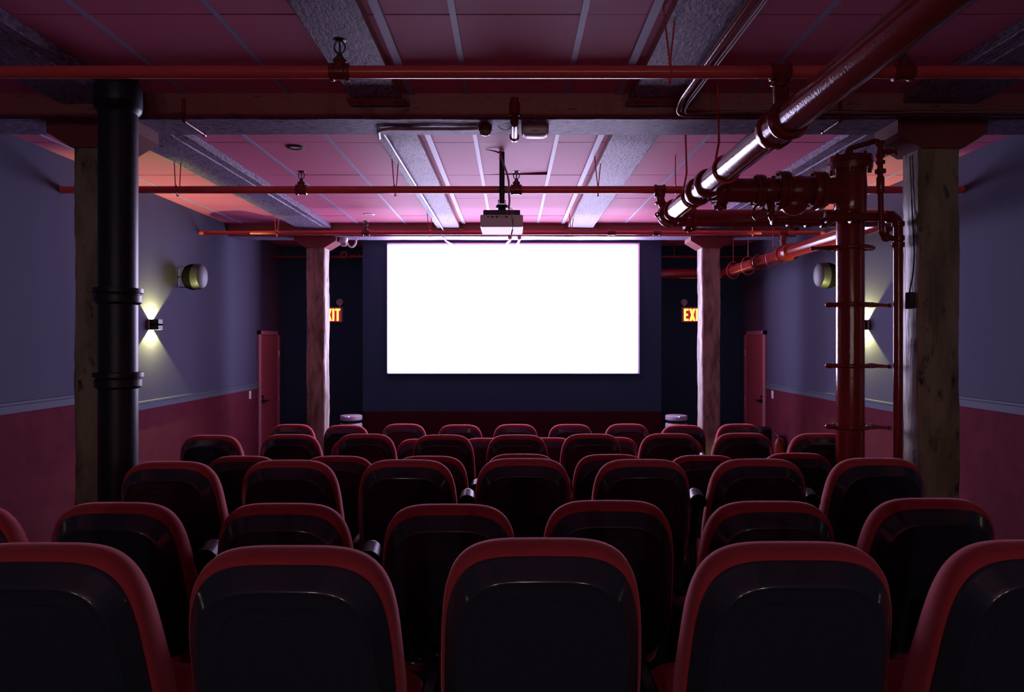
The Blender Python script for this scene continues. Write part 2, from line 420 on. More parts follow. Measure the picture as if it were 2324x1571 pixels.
for xa, xb, w in ((-.03, -.10, 'left'), (.105, .085, 'right')):
    tag(mesh_obj('screen_conduit', MB().tube([(xa, 10.05, ZB-.016), (xa, 10.30, ZB-.018), (xb, 11.41, E+1.57)], .018, 12).cyl((xa, 10.02, ZB-.018), (xa, 10.10, ZB-.018), .027), M['lilac_pipe']), '%s one of two short stubby conduits between far beam and screen top' % w, 'conduit', 'conduits above the screen')

# ------------------------------------------------------------------ sprinkler pipes
def coupling(p, axis, r, L=.08, lug=True, m='iron', parent=None, name='coupling', lugdir=(0,0,-1)):
    p = Vector(p); a = Vector(axis).normalized()
    q = MB().turn(p - a*L/2, p + a*L/2, [(0, r*1.0), (.02, r*1.28), (.28, r*1.34), (.30, r*1.18), (.70, r*1.18), (.72, r*1.34), (.98, r*1.28), (1, r)], 28)
    if lug:
        for s in (1, -1):
            d = Vector(lugdir)*s; c = p + d*r*1.38
            side = a
            q.cyl(c - side*L*.55, c + side*L*.55, r*.16, n=6)
            q.sphere(c, r*.30, 10, 6)
    return mesh_obj(name, q, M[m], parent)
def hanger(parent, x, y, z, r, top=ZC, twin=True, sx=0.0):
    """split loop hanger: two thin rods from the ceiling and a loop round the pipe (pipe along x)"""
    q = MB()
    q.torus((x, y, z), (1, .0, 0), r+.006, .0045, 24, 8)
    if twin:
        q.tube([(x-.032, y-.002, top), (x-.004, y-.030, z+.01), (x, y-.012, z-r-.02)], .0045, 8)
        q.tube([(x+.032, y+.002, top), (x+.004, y+.030, z+.01), (x, y+.012, z-r-.02)], .0045, 8)
        q.sphere((x, y, z-r-.022), .008, 8, 6)
    else:
        q.cyl((x, y, z+r), (x, y, top), .0045, n=8)
    return mesh_obj('hanger', q, M['pipe_small'], parent)
def sprinkler(parent, x, y, z, r, up=True):
    s = 1 if up else -1
    q = MB(); q.turn((x, y, z), (x, y, z+s*.035), [(0, r*.8), (.4, r*.8), (.5, r*.55), (1, r*.45)], 16)
    q.torus((x, y, z+s*.068), (0, 1, 0), .027, .0045, 20, 8, side=(0,0,1), sx=1.15)
    q.cyl((x, y, z+s*.035), (x, y, z+s*.098), .005, n=8)
    q.turn((x, y, z+s*.098), (x, y, z+s*.106), [(0, .012), (.5, .032), (1, .034)], 16)
    return mesh_obj('sprinkler_head', q, M['brass'], parent)
def xpipe(y, H, r, xa, xb, label, tees=(), hangs=(), heads=(), drops=(), m='pipe_small'):
    z = E + H; t = thing('sprinkler_pipe', ((xa+xb)/2, y, z-r), label, 'pipe', 'sprinkler pipes across the ceiling')
    q = MB(); n = 30
    q.tube([(xa + (xb-xa)*i/n, y, z) for i in range(n+1)], r, 20)
    mesh_obj('pipe', q, M[m], t)
    for x in tees:
        q = MB().turn((x-.05, y, z), (x+.05, y, z), [(0, r*1.25), (.04, r*1.42), (.2, r*1.42), (.25, r*1.22), (.75, r*1.22), (.8, r*1.42), (.96, r*1.42), (1, r*1.25)], 24)
        mesh_obj('tee', q, M['iron'], t)
    for x in heads:
        mesh_obj('riser_nipple', MB().turn((x, y, z), (x, y, z+r*1.9), [(0, r*1.0), (.8, r*.95), (.85, r*1.1), (1, r*1.1)], 16), M['iron'], t)
        sprinkler(t, x, y, z+r*1.8, r)
    for x in hangs: hanger(t, x, y, z, r)
    return t
def wx(px, y): return (px - 1162)*y/F
p1 = xpipe(3.5, 1.337, .031, -XW, XW, 'nearest red sprinkler pipe crossing the whole ceiling in front of the near beam',
      tees=(wx(771,3.5), wx(1770,3.5), wx(2050,3.5)), hangs=(wx(1520,3.5),), heads=(wx(771,3.5), wx(2050,3.5)))
p2 = xpipe(6.3, 1.355, .033, -XW, XW, 'middle red sprinkler pipe crossing behind the projector pole',
      tees=(wx(684,6.3), wx(1172,6.3), wx(1497,6.3)), hangs=(wx(403,6.3), wx(897,6.3), wx(1357,6.3)), heads=(wx(684,6.3), wx(1172,6.3)))
hanger(p2, wx(1533,6.3), 6.3, E+1.355, .033, twin=False)
p3 = xpipe(9.1, 1.402, .026, -XW, XW, 'third red sprinkler pipe crossing just before the far cross beam',
      tees=(wx(830,9.1), wx(1388,9.1), wx(1491,9.1), wx(1778,9.1)), hangs=(wx(628,9.1), wx(975,9.1), wx(1297,9.1), wx(1708,9.1)), heads=(wx(830,9.1),))
p4 = xpipe(11.9, 1.43, .022, -XW, -2.425, 'dim red sprinkler pipe stub on the front wall left of the screen', m='iron')
q = MB()
q.turn((-2.83, 11.86, E+1.46), (-2.83, 11.94, E+1.46), [(0, .03), (0, .065), (1, .065), (1, .03)], 24, cap=False)
q.cyl((-2.74, 11.9, E+1.44), (-2.48, 11.9, E+1.44), .032); 
for k in range(4): q.cyl((-2.72+.07*k, 11.9, E+1.44), (-2.70+.07*k, 11.9, E+1.44), .05)
q.cyl((-2.50, 11.9, E+1.43), (-2.50, 11.9, E+1.52), .02)
mesh_obj('valve_fitting', q, M['iron'], p4)
p5 = xpipe(11.9, 1.43, .020, 2.425, XW, 'dim red sprinkler pipe stub on the front wall right of the screen', tees=(wx(1555,11.9),), m='iron')
for x in (wx(1530, 11.9),): hanger(p5, x, 11.9, E+1.43, .02, twin=False)

# drops from the sprinkler pipes to the fire main
MX, MZ, MR = 1.40, E + 1.125, .080
mesh_obj('drop_pipe', MB().tube([(wx(1770,3.5), 3.5, E+1.337), (wx(1770,3.5)+.02, 3.54, E+1.25), (1.385, 3.63, E+1.14)], .038, 18)
         .torus((wx(1770,3.5)+.01, 3.52, E+1.285), (.1, .3, -1), .040, .010), M['iron'], p1)
mesh_obj('drop_pipe', MB().tube([(wx(1497,6.3), 6.3, E+1.355), (wx(1497,6.3)+.01, 6.3, E+1.26), (1.375, 6.3, E+1.14)], .036, 18)
         .torus((wx(1497,6.3), 6.3, E+1.30), (0, 0, 1), .040, .010).torus((wx(1497,6.3)+.01, 6.3, E+1.235), (0, 0, 1), .042, .012), M['iron'], p2)
mesh_obj('drop_pipe', MB().tube(bend([(3.50, 9.1, E+1.402), (3.50, 9.1, E+1.30), (3.50, 9.1, E+1.15)], .03), .034, 16).torus((3.50, 9.1, E+1.30), (0,0,1), .036, .010), M['iron'], p3)

# ------------------------------------------------------------------ fire main
HM = MZ
t = thing('fire_main', (MX, 3, MZ-MR), 'thick glossy red pipe running overhead towards the screen then turning right under the far beam', 'pipe')
def dense(a, b, n=24): a, b = Vector(a), Vector(b); return [a + (b-a)*i/n for i in range(n+1)]
pts = bend([(MX, -1.69, MZ), (MX, 6.44, MZ-.0), (3.5, 6.44, MZ), (3.5, 11.72, MZ), (2.43, 11.72, MZ)], .14, 8)
mesh_obj('pipe', MB().tube(pts, MR, 36), M['pipe'], t)
for y in (3.66, ):
    mesh_obj('coupling', MB().turn((MX, y-.13, MZ), (MX, y+.13, MZ), [(0, MR), (0, MR*1.22), (.12, MR*1.36), (.22, MR*1.30), (.26, MR*1.14), (.74, MR*1.14), (.78, MR*1.28), (.92, MR*1.30), (1, MR*1.2), (1, MR)], 36), M['pipe'], t)
for y in (5.02, 5.29):
    mesh_obj('coupling', MB().turn((MX, y-.03, MZ), (MX, y+.03, MZ), [(0, MR), (0, MR*1.24), (.5, MR*1.34), (1, MR*1.24), (1, MR)], 32), M['pipe'], t)
for y in (6.05,):
    mesh_obj('coupling', MB().turn((MX, y-.02, MZ), (MX, y+.02, MZ), [(0, MR), (0, MR*1.15), (.5, MR*1.25), (1, MR*1.15), (1, MR)], 32), M['pipe'], t)
coupling((MX, 6.26, MZ), (0,1,0), MR, .10, True, 'pipe', t, lugdir=(-1,0,0))
coupling((MX+.22, 6.44, MZ), (1,0,0), MR, .10, True, 'pipe', t)
coupling((3.5, 11.2, MZ), (0,1,0), MR, .09, False, 'pipe', t)
coupling((3.5, 8.98, MZ), (0,1,0), MR*1.05, .34, False, 'pipe', t)
coupling((3.5, 10.0, MZ), (0,1,0), MR, .09, False, 'pipe', t)
def big_hanger(x, y, top=ZC):
    q = MB(); q.torus((x, y, MZ), (0, 1, 0), MR+.008, .008, 32, 8, side=(0,0,1))
    q.tube([(x-.012-MR*.75, y, MZ+MR*.70), (x-.05, y, MZ+MR*2.2), (x-.06, y, top)], .0075, 10)
    return mesh_obj('hanger', q, M['pipe_small'], t)
big_hanger(MX, 4.60, ZC); big_hanger(MX, 5.45)
for y in (9.45, 10.45, 11.15):
    q = MB(); q.torus((3.5, y, MZ), (0, 1, 0), MR+.02, .006, 28, 8, sx=1.35, side=(0,0,1)); q.cyl((3.5, y, MZ+MR*1.5), (3.5, y, ZC if y < 10 or y > 10.4 else ZB), .004, n=8)
    mesh_obj('hanger', q, M['pipe_small'], t)

# ------------------------------------------------------------------ control valve between main and riser
YV = 5.15; ZV = E + 1.100; RV = .088
def vx(px): return (px-1162)*YV/F
t = thing('control_valve', (vx(1760), YV, ZV-.2), 'red flanged control valve between the fire main and the tall riser', 'valve')
q = MB().turn((MX+.03, YV, ZV+.01), (vx(1718), YV, ZV), [(0, RV*.95), (1, RV)], 28)
mesh_obj('pipe', q, M['iron'], t)
coupling((vx(1634), YV, ZV), (1,0,0), RV, .085, True, 'iron', t)
def flange(px0, px1, R, nb=8, parent=t, y=YV, z=ZV):
    a, b = vx(px0), vx(px1); q = MB(); w = (b-a)
    q.turn((a, y, z), (b, y, z), [(0, RV), (0, R*.96), (.08, R), (.42, R), (.46, R*.93), (.54, R*.93), (.58, R), (.92, R), (1, R*.96), (1, RV)], 32)
    for k in range(nb):
        an = 2*PI*(k+.5)/nb; c = Vector((0, math.cos(an), math.sin(an)))*R*.82
        q.cyl((a-.016, y+c.y, z+c.z), (b+.016, y+c.y, z+c.z), .012, n=6)
    return mesh_obj('flange', q, M['iron'], parent)
flange(1711, 1730, .118, 8)
mesh_obj('valve_body', MB().turn((vx(1728), YV, ZV), (vx(1845), YV, ZV), [(0, RV*.95), (.12, RV*1.1), (.3, RV*.95), (.5, RV*.95), (.56, RV*1.15), (.72, RV*1.28), (.9, RV*1.12), (1, RV)], 32)
         .sphere((vx(1800), YV-.02, ZV-.10), .085, 20, 12, (1.15, 1, 1)), M['iron'], t)
flange(1760, 1786, .142, 8); flange(1838, 1868, .140, 8)
q = MB(); wc = (vx(1722), YV-.09, ZV-.15); ax = (-.55, -.35, .25)
q.torus(wc, ax, .085, .009, 32, 10)
for k in range(3):
    w = Vector(ax).normalized(); u = w.cross(Vector((0,0,1))).normalized(); v = w.cross(u); an = k*2*PI/3 + .5
    q.cyl(wc, Vector(wc) + (u*math.cos(an)+v*math.sin(an))*.085, .006, n=8)
q.cyl(wc, Vector(wc) - Vector(ax).normalized()*.12, .012, n=10)
mesh_obj('handwheel', q, M['pipe'], t)
by = YV - .10
q = MB().tube(bend([(vx(1741), by+.05, ZV-.06), (vx(1741), by, ZV-.235), (vx(1870), by, ZV-.25), (vx(1890), by+.02, ZV-.17)], .05, 6), .027, 16)
for px, zz in ((1745, -.23), (1780, -.245), (1820, -.248), (1855, -.25)): 
    q.turn((vx(px)-.02, by, ZV+zz), (vx(px)+.02, by, ZV+zz), [(0, .030), (.1, .036), (.9, .036), (1, .03)], 16)
q.cyl((vx(1780), by, ZV-.30), (vx(1780), by, ZV-.23), .022, n=8)
q.tube([(vx(1845), by-.03, ZV-.27), (vx(1875), by-.05, ZV-.235), (vx(1885), by-.05, ZV-.27)], .006, 8)
mesh_obj('bypass_pipe', q, M['iron'], t)

# riser
XR = 2.47; RR = .0965
t = thing('fire_riser', (XR, YV, .151), 'tall thick red vertical riser pipe with four clamps, right of the seats', 'pipe')
q = MB().tube([(XR, YV, .151 + (E+1.25-.151)*i/20) for i in range(21)], RR, 36)
mesh_obj('pipe', q, M['pipe'], t)
q = MB().turn((XR-.20, YV, ZV), (XR, YV, ZV), [(0, RV*1.05), (.5, RV*1.1), (1, RR)], 28)
q.turn((XR, YV, ZV-.20), (XR, YV, ZV+.22), [(0, RR), (.05, RR*1.12), (.3, RR*1.14), (.5, RR*1.18), (.7, RR*1.14), (1, RR*1.1)], 36)
mesh_obj('tee', q, M['pipe'], t)
q = MB(); zf = E + 1.245
q.turn((XR, YV, zf), (XR, YV, zf+.095), [(0, RR), (0, .150), (.45, .153), (.47, .140), (.53, .140), (.55, .153), (1, .150), (1, .03)], 36)
for k in range(8):
    an = 2*PI*(k+.5)/8; q.cyl((XR+.128*math.cos(an), YV+.128*math.sin(an), zf-.025), (XR+.128*math.cos(an), YV+.128*math.sin(an), zf+.115), .013, n=6)
mesh_obj('top_flange', q, M['iron'], t)
for H, s in ((.682, -1), (.267, 1), (-.177, 1), (-.621, 1)):
    z = E + H; q = MB(); a = -s*(RR+.055); b = s*(RR+.05); yf = RR+.012
    for fy in (-1, 1):
        path = bend([(XR+a, YV+fy*.018, z), (XR-s*RR*.8, YV+fy*yf*.9, z), (XR, YV+fy*(yf+.012), z), (XR+s*RR*.8, YV+fy*yf*.9, z), (XR+b, YV+fy*.018, z)], .06, 5)
        q.tube(path, .016, 10)
    q.sphere((XR+a, YV, z), .026, 12, 8, (1.2, 1.2, .8)); q.sphere((XR+b, YV, z), .026, 12, 8, (1.2, 1.2, .8))
    L = .27 if s > 0 else .285
    q.tube([(XR+b, YV-.01, z), (XR+s*(RR+.10), YV-.02, z-.002), (XR+s*L, YV-.03, z-.006)], [.021, .014, .011], 10)
    q.sphere((XR+s*L, YV-.03, z-.006), .017, 10, 8)
    mesh_obj('riser_clamp', q, M['pipe'], t)

# drain line and test pipe beside the riser
t = thing('drain_pipe', (2.70, 4.93, .151), 'thin red drain pipe dropping to the floor against the near right post', 'pipe')
yd = 4.93
q = MB().tube(bend([(2.22, yd, E+.87), (2.70, yd, E+.87), (2.70, yd, .151)], .055, 8), .031, 20)
mesh_obj('pipe', q, M['pipe'], t)
mesh_obj('end_fitting', MB().turn((2.19, yd, E+.87), (2.29, yd, E+.87), [(0, .03), (.05, .042), (.3, .044), (.35, .036), (1, .034)], 18), M['iron'], t)
for zz in (.80, .70, .655): mesh_obj('collar', MB().turn((2.70, yd, E+zz), (2.70, yd, E+zz+.04), [(0, .032), (.1, .042), (.9, .042), (1, .032)], 18), M['iron'], t)
for xx in (2.62, 2.36): mesh_obj('collar', MB().turn((xx, yd, E+.87), (xx+.04, yd, E+.87), [(0, .032), (.1, .043), (.9, .043), (1, .032)], 18), M['iron'], t)
t = thing('test_pipe', (2.545, 4.88, E+.72), 'slim red test pipe with small valves rising beside the riser top', 'pipe')
q = MB().tube(bend([(2.41, 5.08, E+1.345), (2.42, 5.06, E+1.385), (2.545, 4.88, E+1.395), (2.545, 4.86, E+.735), (2.66, 4.93, E+.72)], .045, 6), .0185, 16)
mesh_obj('pipe', q, M['iron'], t)
for z0, z1, r in ((1.27, 1.30, .028), (1.225, 1.25, .030), (1.16, 1.19, .036), (1.04, 1.14, .026), (1.02, 1.04, .03), (1.355, 1.385, .03)):
    mesh_obj('collar', MB().turn((2.545, 4.87, E+z0), (2.545, 4.87, E+z1), [(0, r*.8), (.1, r), (.9, r), (1, r*.8)], 14), M['iron'], t)
q = MB().sphere((2.60, 4.90, E+.722), .032, 12, 8).cyl((2.60, 4.90, E+.73), (2.60, 4.86, E+.775), .012).cyl((2.60, 4.865, E+.765), (2.60, 4.855, E+.79), .022)
mesh_obj('lower_valve', q, M['iron'], t)
q = MB().sphere((2.60, 4.87, E+1.31), .022, 12, 8).cyl((2.545, 4.87, E+1.31), (2.64, 4.87, E+1.31), .012).torus((2.645, 4.86, E+1.31), (.8, -.4, .1), .026, .007, 18, 8)
mesh_obj('upper_valve', q, M['iron'], t)

# conduit and cables at the right inner beam
p = bend([(1.125, Y0+.02, ZL-.026), (1.07, 4.60, ZL-.03), (1.09, 4.692, E+1.525), (XW-.01, 4.692, E+1.52)], .09, 6)
p = bend([(1.165, Y0+.02, E+1.545), (1.085, 4.50, E+1.555), (1.10, 4.690, E+1.515), (XW-.01, 4.690, E+1.515)], .07, 6)
tag(mesh_obj('cable_conduit', MB().tube(p, .022, 14), M['pipe']), 'dark red conduit along the right inner beam, turning right along the near cross beam', 'conduit')
for k, (dx, dz, w) in enumerate(((.035, -.014, 'upper'), (.044, -.028, 'lower'))):
    rr = random.Random(k); pp = []
    for i in range(15):
        y = Y0+.02 + (4.50-Y0)*i/14; pp.append((1.165-.08*(i/14)+dx+rr.uniform(-.006,.006), y, E+1.548+dz+rr.uniform(-.006,.004)))
    pp += [(1.13, 4.65, E+1.505+dz*.3)]
    for i in range(1, 14): pp.append((1.13+(XW-1.15)*i/13, 4.662+dz*.1, E+1.523+dz*.4+rr.uniform(-.006,.006)))
    tag(mesh_obj('cable', MB().tube(bend(pp, .06, 4), .0042, 8), M['cable']), '%s thin grey cable clipped beside the dark red conduit on the near cross beam' % w, 'cable', 'cables on the conduit')

# ------------------------------------------------------------------ black soil pipe
t = thing('soil_pipe', (-2.43, 4.35, .151), 'thick black vertical pipe with two collars in front of the near left post', 'pipe')
mesh_obj('pipe', MB().tube([(-2.43, 4.35, .151+(ZC-.151)*i/20) for i in range(21)], .111, 40), M['cast'], t)
for z in (E+.225, E-.292):
    mesh_obj('collar', MB().turn((-2.43, 4.35, z), (-2.43, 4.35, z+.105), [(0, .111), (.06, .122), (.15, .132), (.55, .132), (.60, .122), (.66, .124), (.70, .142), (.96, .142), (1, .111)], 40), M['cast'], t)
mesh_obj('top_hub', MB().turn((-2.43, 4.35, E+1.40), (-2.43, 4.35, E+1.60), [(0, .111), (.10, .128), (.2, .135), (.8, .136), (.85, .12), (1, .118)], 40), M['cast'], t)

# ------------------------------------------------------------------ projector
PX, PY = -.088, 6.19
t = thing('projector', (PX, 6.21, E+.975), 'light grey projector hanging upside down from the ceiling before the screen', 'projector')
mesh_obj('body', MB().rbox(PX-.182, PX+.182, 6.0, 6.42, E+.975, E+1.078, .006), M['grey'], t, ang=20)
mesh_obj('top_plate', MB().rbox(PX-.158, PX+.158, 6.03, 6.40, E+1.078, E+1.125, .004), M['dgrey'], t, ang=20)
mesh_obj('lens', MB().turn((PX+.08, 6.42, E+1.03), (PX+.08, 6.46, E+1.03), [(0, .04), (1, .04), (1, .03), (.7, .028)], 24), M['glass'], t)
q = MB()
for x, w, h in ((-.115, .012, .012), (-.083, .018, .014), (-.063, .012, .010), (-.04, .016, .014), (-.012, .018, .004), (.015, .016, .004), (.040, .022, .014), (.11, .006, .006)):
    q.rbox(PX+x-w/2, PX+x+w/2, 5.9975, 6.004, E+1.060-h/2, E+1.060+h/2, .0008)
mesh_obj('ports', q, M['blackm'], t, smooth=False)
t2 = thing('projector_mount', (PX, PY, E+1.125), 'black pole mount holding the projector under the ceiling', 'mount')
mesh_obj('pole', MB().cyl((PX, PY, E+1.205), (PX, PY, ZC), .0235, n=20), M['blackm'], t2)
q = MB().turn((PX, PY, E+1.125), (PX, PY, E+1.195), [(0, .052), (.45, .034), (.6, .034), (.65, .055), (1, .050)], 20)
mesh_obj('swivel_head', q, M['blackm'], t2)
mesh_obj('coupler', MB().turn((PX, PY, E+1.285), (PX, PY, E+1.36), [(0, .020), (.3, .026), (.75, .026), (.78, .034), (1, .034)], 20).cyl((PX-.04, PY, E+1.345), (PX+.04, PY, E+1.345), .006), M['blackm'], t2)
q = MB().tube([(PX-.030, PY, E+1.188), (PX-.032, PY, E+1.238), (PX+.032, PY, E+1.238), (PX+.030, PY, E+1.188)], .004, 8)
mesh_obj('bracket', q, M['chrome'], t2)
q = MB().tube([(PX-.14, 6.10, ZC-.002), (PX-.06, 6.12, ZC-.012), (PX-.012, 6.16, ZC-.020)], [.002, .006, .008], 8)
mesh_obj('ceiling_hook', q, M['iron'], t2)
cb = [(PX-.02, 6.14, ZC), (PX+.0, 6.13, E+1.58), (PX+.045, 6.12, E+1.46), (PX+.062, 6.11, E+1.38), (PX+.060, 6.10, E+1.28), (PX+.068, 6.08, E+1.22), (PX+.060, 6.05, E+1.15)]
q = MB().tube(bend(cb, .06, 4), .0085, 10)
q.tube(bend([(PX+.060, 6.05, E+1.15), (PX+.052, 6.0, E+1.11), (PX+.036, 5.985, E+1.06)], .02, 4), .004, 8)
q.tube(bend([(PX+.062, 6.05, E+1.15), (PX+.085, 6.01, E+1.09), (PX+.090, 5.99, E+1.03), (PX+.094, 5.985, E+.99)], .03, 4), .004, 8)
q.tube(bend([(PX+.066, 6.05, E+1.15), (PX+.100, 6.02, E+1.12), (PX+.098, 5.99, E+1.0), (PX+.092, 5.985, E+.945)], .03, 4), .003, 8)
tag(mesh_obj('projector_cable', q, M['cable']), 'bundle of pale cables hanging down to the projector ports', 'cable')
tag(mesh_obj('cable_plug', MB().cyl((PX+.092, 5.985, E+.948), (PX+.083, 5.98, E+.905), .006, n=10), M['blackm']), 'small dark plug dangling under the projector', 'plug')

# ------------------------------------------------------------------ screen
t = thing('projection_screen', (.018, 11.38, E-.521), 'large bright white projection screen on the black front wall', 'screen')
sx0, sx1, sz0, sz1 = wx(877.5, 11.35), wx(1452.5, 11.35), E-.524, E+1.589
mesh_obj('screen_cloth', MB().box(sx0, sx1, 11.375, 11.418, sz0, sz1), M['screen_border'], t, smooth=False)
mesh_obj('lit_image', MB().box(sx0+.018, sx1-.035, 11.368, 11.3755, sz0+.02, sz1-.035), M['image'], t, smooth=False)

# exit signs on the front wall
def letter(ch, x, z, w, h, s):
    if ch == 'E':
        return [[(x, z), (x+w, z), (x+w, z+s), (x+s, z+s), (x+s, z+h/2-s/2), (x+w*.85, z+h/2-s/2), (x+w*.85, z+h/2+s/2), (x+s, z+h/2+s/2), (x+s, z+h-s), (x+w, z+h-s), (x+w, z+h), (x, z+h)]]
    if ch == 'X':
        k = s*1.15
        return [[(x, z), (x+k, z), (x+w, z+h), (x+w-k, z+h)], [(x+w-k, z), (x+w, z), (x+k, z+h), (x, z+h)]]
    if ch == 'I': return [[(x, z), (x+s, z), (x+s, z+h), (x, z+h)]]
    return [[(x+w/2-s/2, z), (x+w/2+s/2, z), (x+w/2+s/2, z+h-s), (x+w, z+h-s), (x+w, z+h), (x, z+h), (x, z+h-s), (x+w/2-s/2, z+h-s)]]
def exit_sign(x0, x1, lampx, label):
    z0, z1 = E+.333, E+.600; yf = Y1-.055
    t = thing('exit_sign', ((x0+x1)/2, Y1-.03, z0), label, 'exit sign', 'exit signs on the front wall')
    mesh_obj('housing', MB().rbox(x0, x1, yf, Y1-.0005, z0, z1, .005), M['exit_h'], t)
    lx = (x0+x1)/2 - .1735
    mesh_obj('face', MB().box(lx-.010, lx+.355, yf-.004, yf+.001, z0+.016, z1-.022), M['exit_f'], t, smooth=False)
    q = MB()
    for ch, dx, w in (('E', 0, .082), ('X', .094, .105), ('I', .209, .036), ('T', .257, .088)):
        for k, poly in enumerate(letter(ch, lx+dx, z0+.025, w, .212, .034)): q.prism(poly, yf-.009-.001*k, yf-.003)
    mesh_obj('letters', q, M['exit_l'], t, smooth=False)
    zl = z1 + .085
    q = MB().turn((lampx, yf-.03, zl), (lampx, yf+.03, zl), [(0, .012), (.02, .052), (.3, .060), (.7, .056), (1, .03)], 28)
    mesh_obj('lamp_head', q.cyl((lampx, yf, z1), (lampx, yf, zl-.05), .010), M['lens'], t)
    mesh_obj('lamp_grille', MB().torus((lampx, yf-.031, zl), (0,1,0), .04, .003, 24, 6).torus((lampx, yf-.031, zl), (0,1,0), .02, .003, 20, 6), M['exit_h'], t)
exit_sign(wx(778, 12.3)-.43, wx(778, 12.3), wx(771.5, 12.3), 'red lit EXIT sign left of the screen, first letter hidden by the post')
exit_sign(wx(1546.5, 12.3), wx(1546.5, 12.3)+.43, wx(1552, 12.3), 'red lit EXIT sign right of the screen, last letter hidden by the post')

# air purifiers
def purifier(x, y, label):
    t = thing('air_purifier', (x, y, 0), label, 'air purifier', 'air purifiers beside the screen')
    r = .172; zt = E - 1.165
    mesh_obj('body', MB().turn((x, y, 0), (x, y, zt-.125), [(0, r*.92), (.03, r), (.97, r), (1, r*.93)], 40), M['purifier'], t)
    mesh_obj('vent_ring', MB().turn((x, y, zt-.128), (x, y, zt-.075), [(0, r*.86), (1, r*.86)], 40), M['blackm'], t)
    mesh_obj('top_cap', MB().turn((x, y, zt-.078), (x, y, zt), [(0, r*.95), (.1, r), (.8, r), (.93, r*.97), (1, r*.88)], 40), M['purifier'], t)
    q = MB()
    for k in range(4):
        an = -PI/2 - .35 + k*.12
        q.sphere((x+math.cos(an)*r*.98, y+math.sin(an)*r*.98, zt-.012), .004 if k < 3 else .010, 10, 6)
    mesh_obj('indicator_light', q, M['blue'], t)
purifier(wx(797, 11.15), 11.15, 'white round air purifier with blue lights left of the screen base')
purifier(wx(1535, 11.15), 11.15, 'white round air purifier with blue lights right of the screen base')

# extinguisher and bin by the right door
xe, ye = 3.84, 10.15
t = thing('fire_extinguisher', (xe, ye, 0), 'red fire extinguisher with black hose by the right wall near the door', 'fire extinguisher')
mesh_obj('cylinder', MB().turn((xe, ye, 0), (xe, ye, .53), [(0, .06), (.02, .066), (.82, .066), (.93, .045), (1, .02)], 28), M['ext'], t)
mesh_obj('valve_head', MB().cyl((xe, ye, .53), (xe, ye, .57), .02).tube([(xe-.06, ye-.02, .60), (xe+.02, ye, .58), (xe+.03, ye, .56)], .008).rbox(xe-.03, xe+.03, ye-.012, ye+.012, .555, .58, .003), M['chrome'], t)
mesh_obj('hose', MB().tube(bend([(xe+.02, ye, .56), (xe+.09, ye, .55), (xe+.115, ye, .40), (xe+.10, ye-.02, .12)], .06, 5), .013, 10), M['blackm'], t)
tag(mesh_obj('waste_bin', MB().turn((3.72, 10.45, 0), (3.72, 10.45, .66), [(0, .10), (.9, .125), (.96, .115), (1, .07)], 28), M['bin']), 'small black rounded waste bin beside the fire extinguisher', 'bin')

# ------------------------------------------------------------------ security camera
cx, cy, cz = wx(779, 10.2), 10.20, ZB
t = thing('security_camera', (cx, cy, cz-.11), 'white turret security camera under the far beam beside the left post', 'camera')
mesh_obj('mount_base', MB().turn((cx, cy, cz), (cx, cy, cz-.06), [(0, .068), (.5, .066), (1, .055)], 28), M['white'], t)
mesh_obj('turret', MB().sphere((cx+.006, cy-.01, cz-.068), .052, 24, 16), M['white'], t)
f0 = Vector((cx+.006, cy-.01, cz-.068)); dv = Vector((.25, -.85, -.45)).normalized()
mesh_obj('lens', MB().cyl(f0+dv*.046, f0+dv*.056, .034), M['lens'], t)
q = MB(); u = dv.cross(Vector((0,0,1))).normalized()
for s in (-1, 1): q.cyl(f0+dv*.054+u*s*.014, f0+dv*.060+u*s*.014, .009)
mesh_obj('aperture', q, M['blackm'], t)
mesh_obj('flex_conduit', MB().tube(bend([(cx+.05, cy, cz-.05), (cx+.07, cy, cz-.10), (cx+.12, cy, cz-.135), (cx+.18, cy, cz-.09), (cx+.19, cy, cz)], .05, 5), .013, 12), M['white'], t)

# ------------------------------------------------------------------ wall lights and speakers
def sconce(sx, y, z, side, seen, power):
    X = sx*XW; d = .107; hw = .052; hh = .058; th = .004
    t = thing('wall_sconce', (X, y, z-hh), seen, 'wall light', 'up and down wall lights')
    def bx(d0, d1, ya, yb, z0, z1, q): 
        a, b = X - sx*d0, X - sx*d1; return q.box(min(a,b), max(a,b), ya, yb, z0, z1)
    q = MB()
    bx(.0, d, y-hw, y-hw+th, z-hh, z+hh, q); bx(.0, d, y+hw-th, y+hw, z-hh, z+hh, q)
    bx(d-th, d, y-hw, y+hw, z-hh, z+hh, q)
    bx(.0, d, y-hw, y+hw, z-.010, z+.010, q)
    mesh_obj('shade', q, M['speaker_back'] if False else M['blackm'], t, smooth=False)
    q = MB(); bx(0, .010, y-hw-.006, y-hw+.0005, z-hh+.01, z+hh-.01, q); bx(0, .010, y+hw-.0005, y+hw+.006, z-hh+.01, z+hh-.01, q)
    mesh_obj('back_plate', q, M['grey'], t, smooth=False)
    for s in (1, -1):
        l = bpy.data.lights.new('sconce_lamp', 'POINT'); l.energy = power; l.color = (1.0, .95, .30); l.shadow_soft_size = .0035
        lo = bpy.data.objects.new('sconce_lamp', l); COL.objects.link(lo); lo.parent = t
        lo.location = (-sx*.074, 0, hh + s*(hh-.040))
SP = 85; FILL = 140
sconce(-1, 7.87, E+.187, 'left', 'small black up and down wall light on the left wall, lit yellow', SP)
sconce(1, 8.02, E+.187, 'right', 'small black up and down wall light on the right wall behind the riser', SP)
sconce(-1, 2.3, E+.30, 'left', 'unseen wall light added on the left wall outside the frame beside the nearest seats', SP*.07)  # dim unseen pair, added for the faint orange on the near ceiling
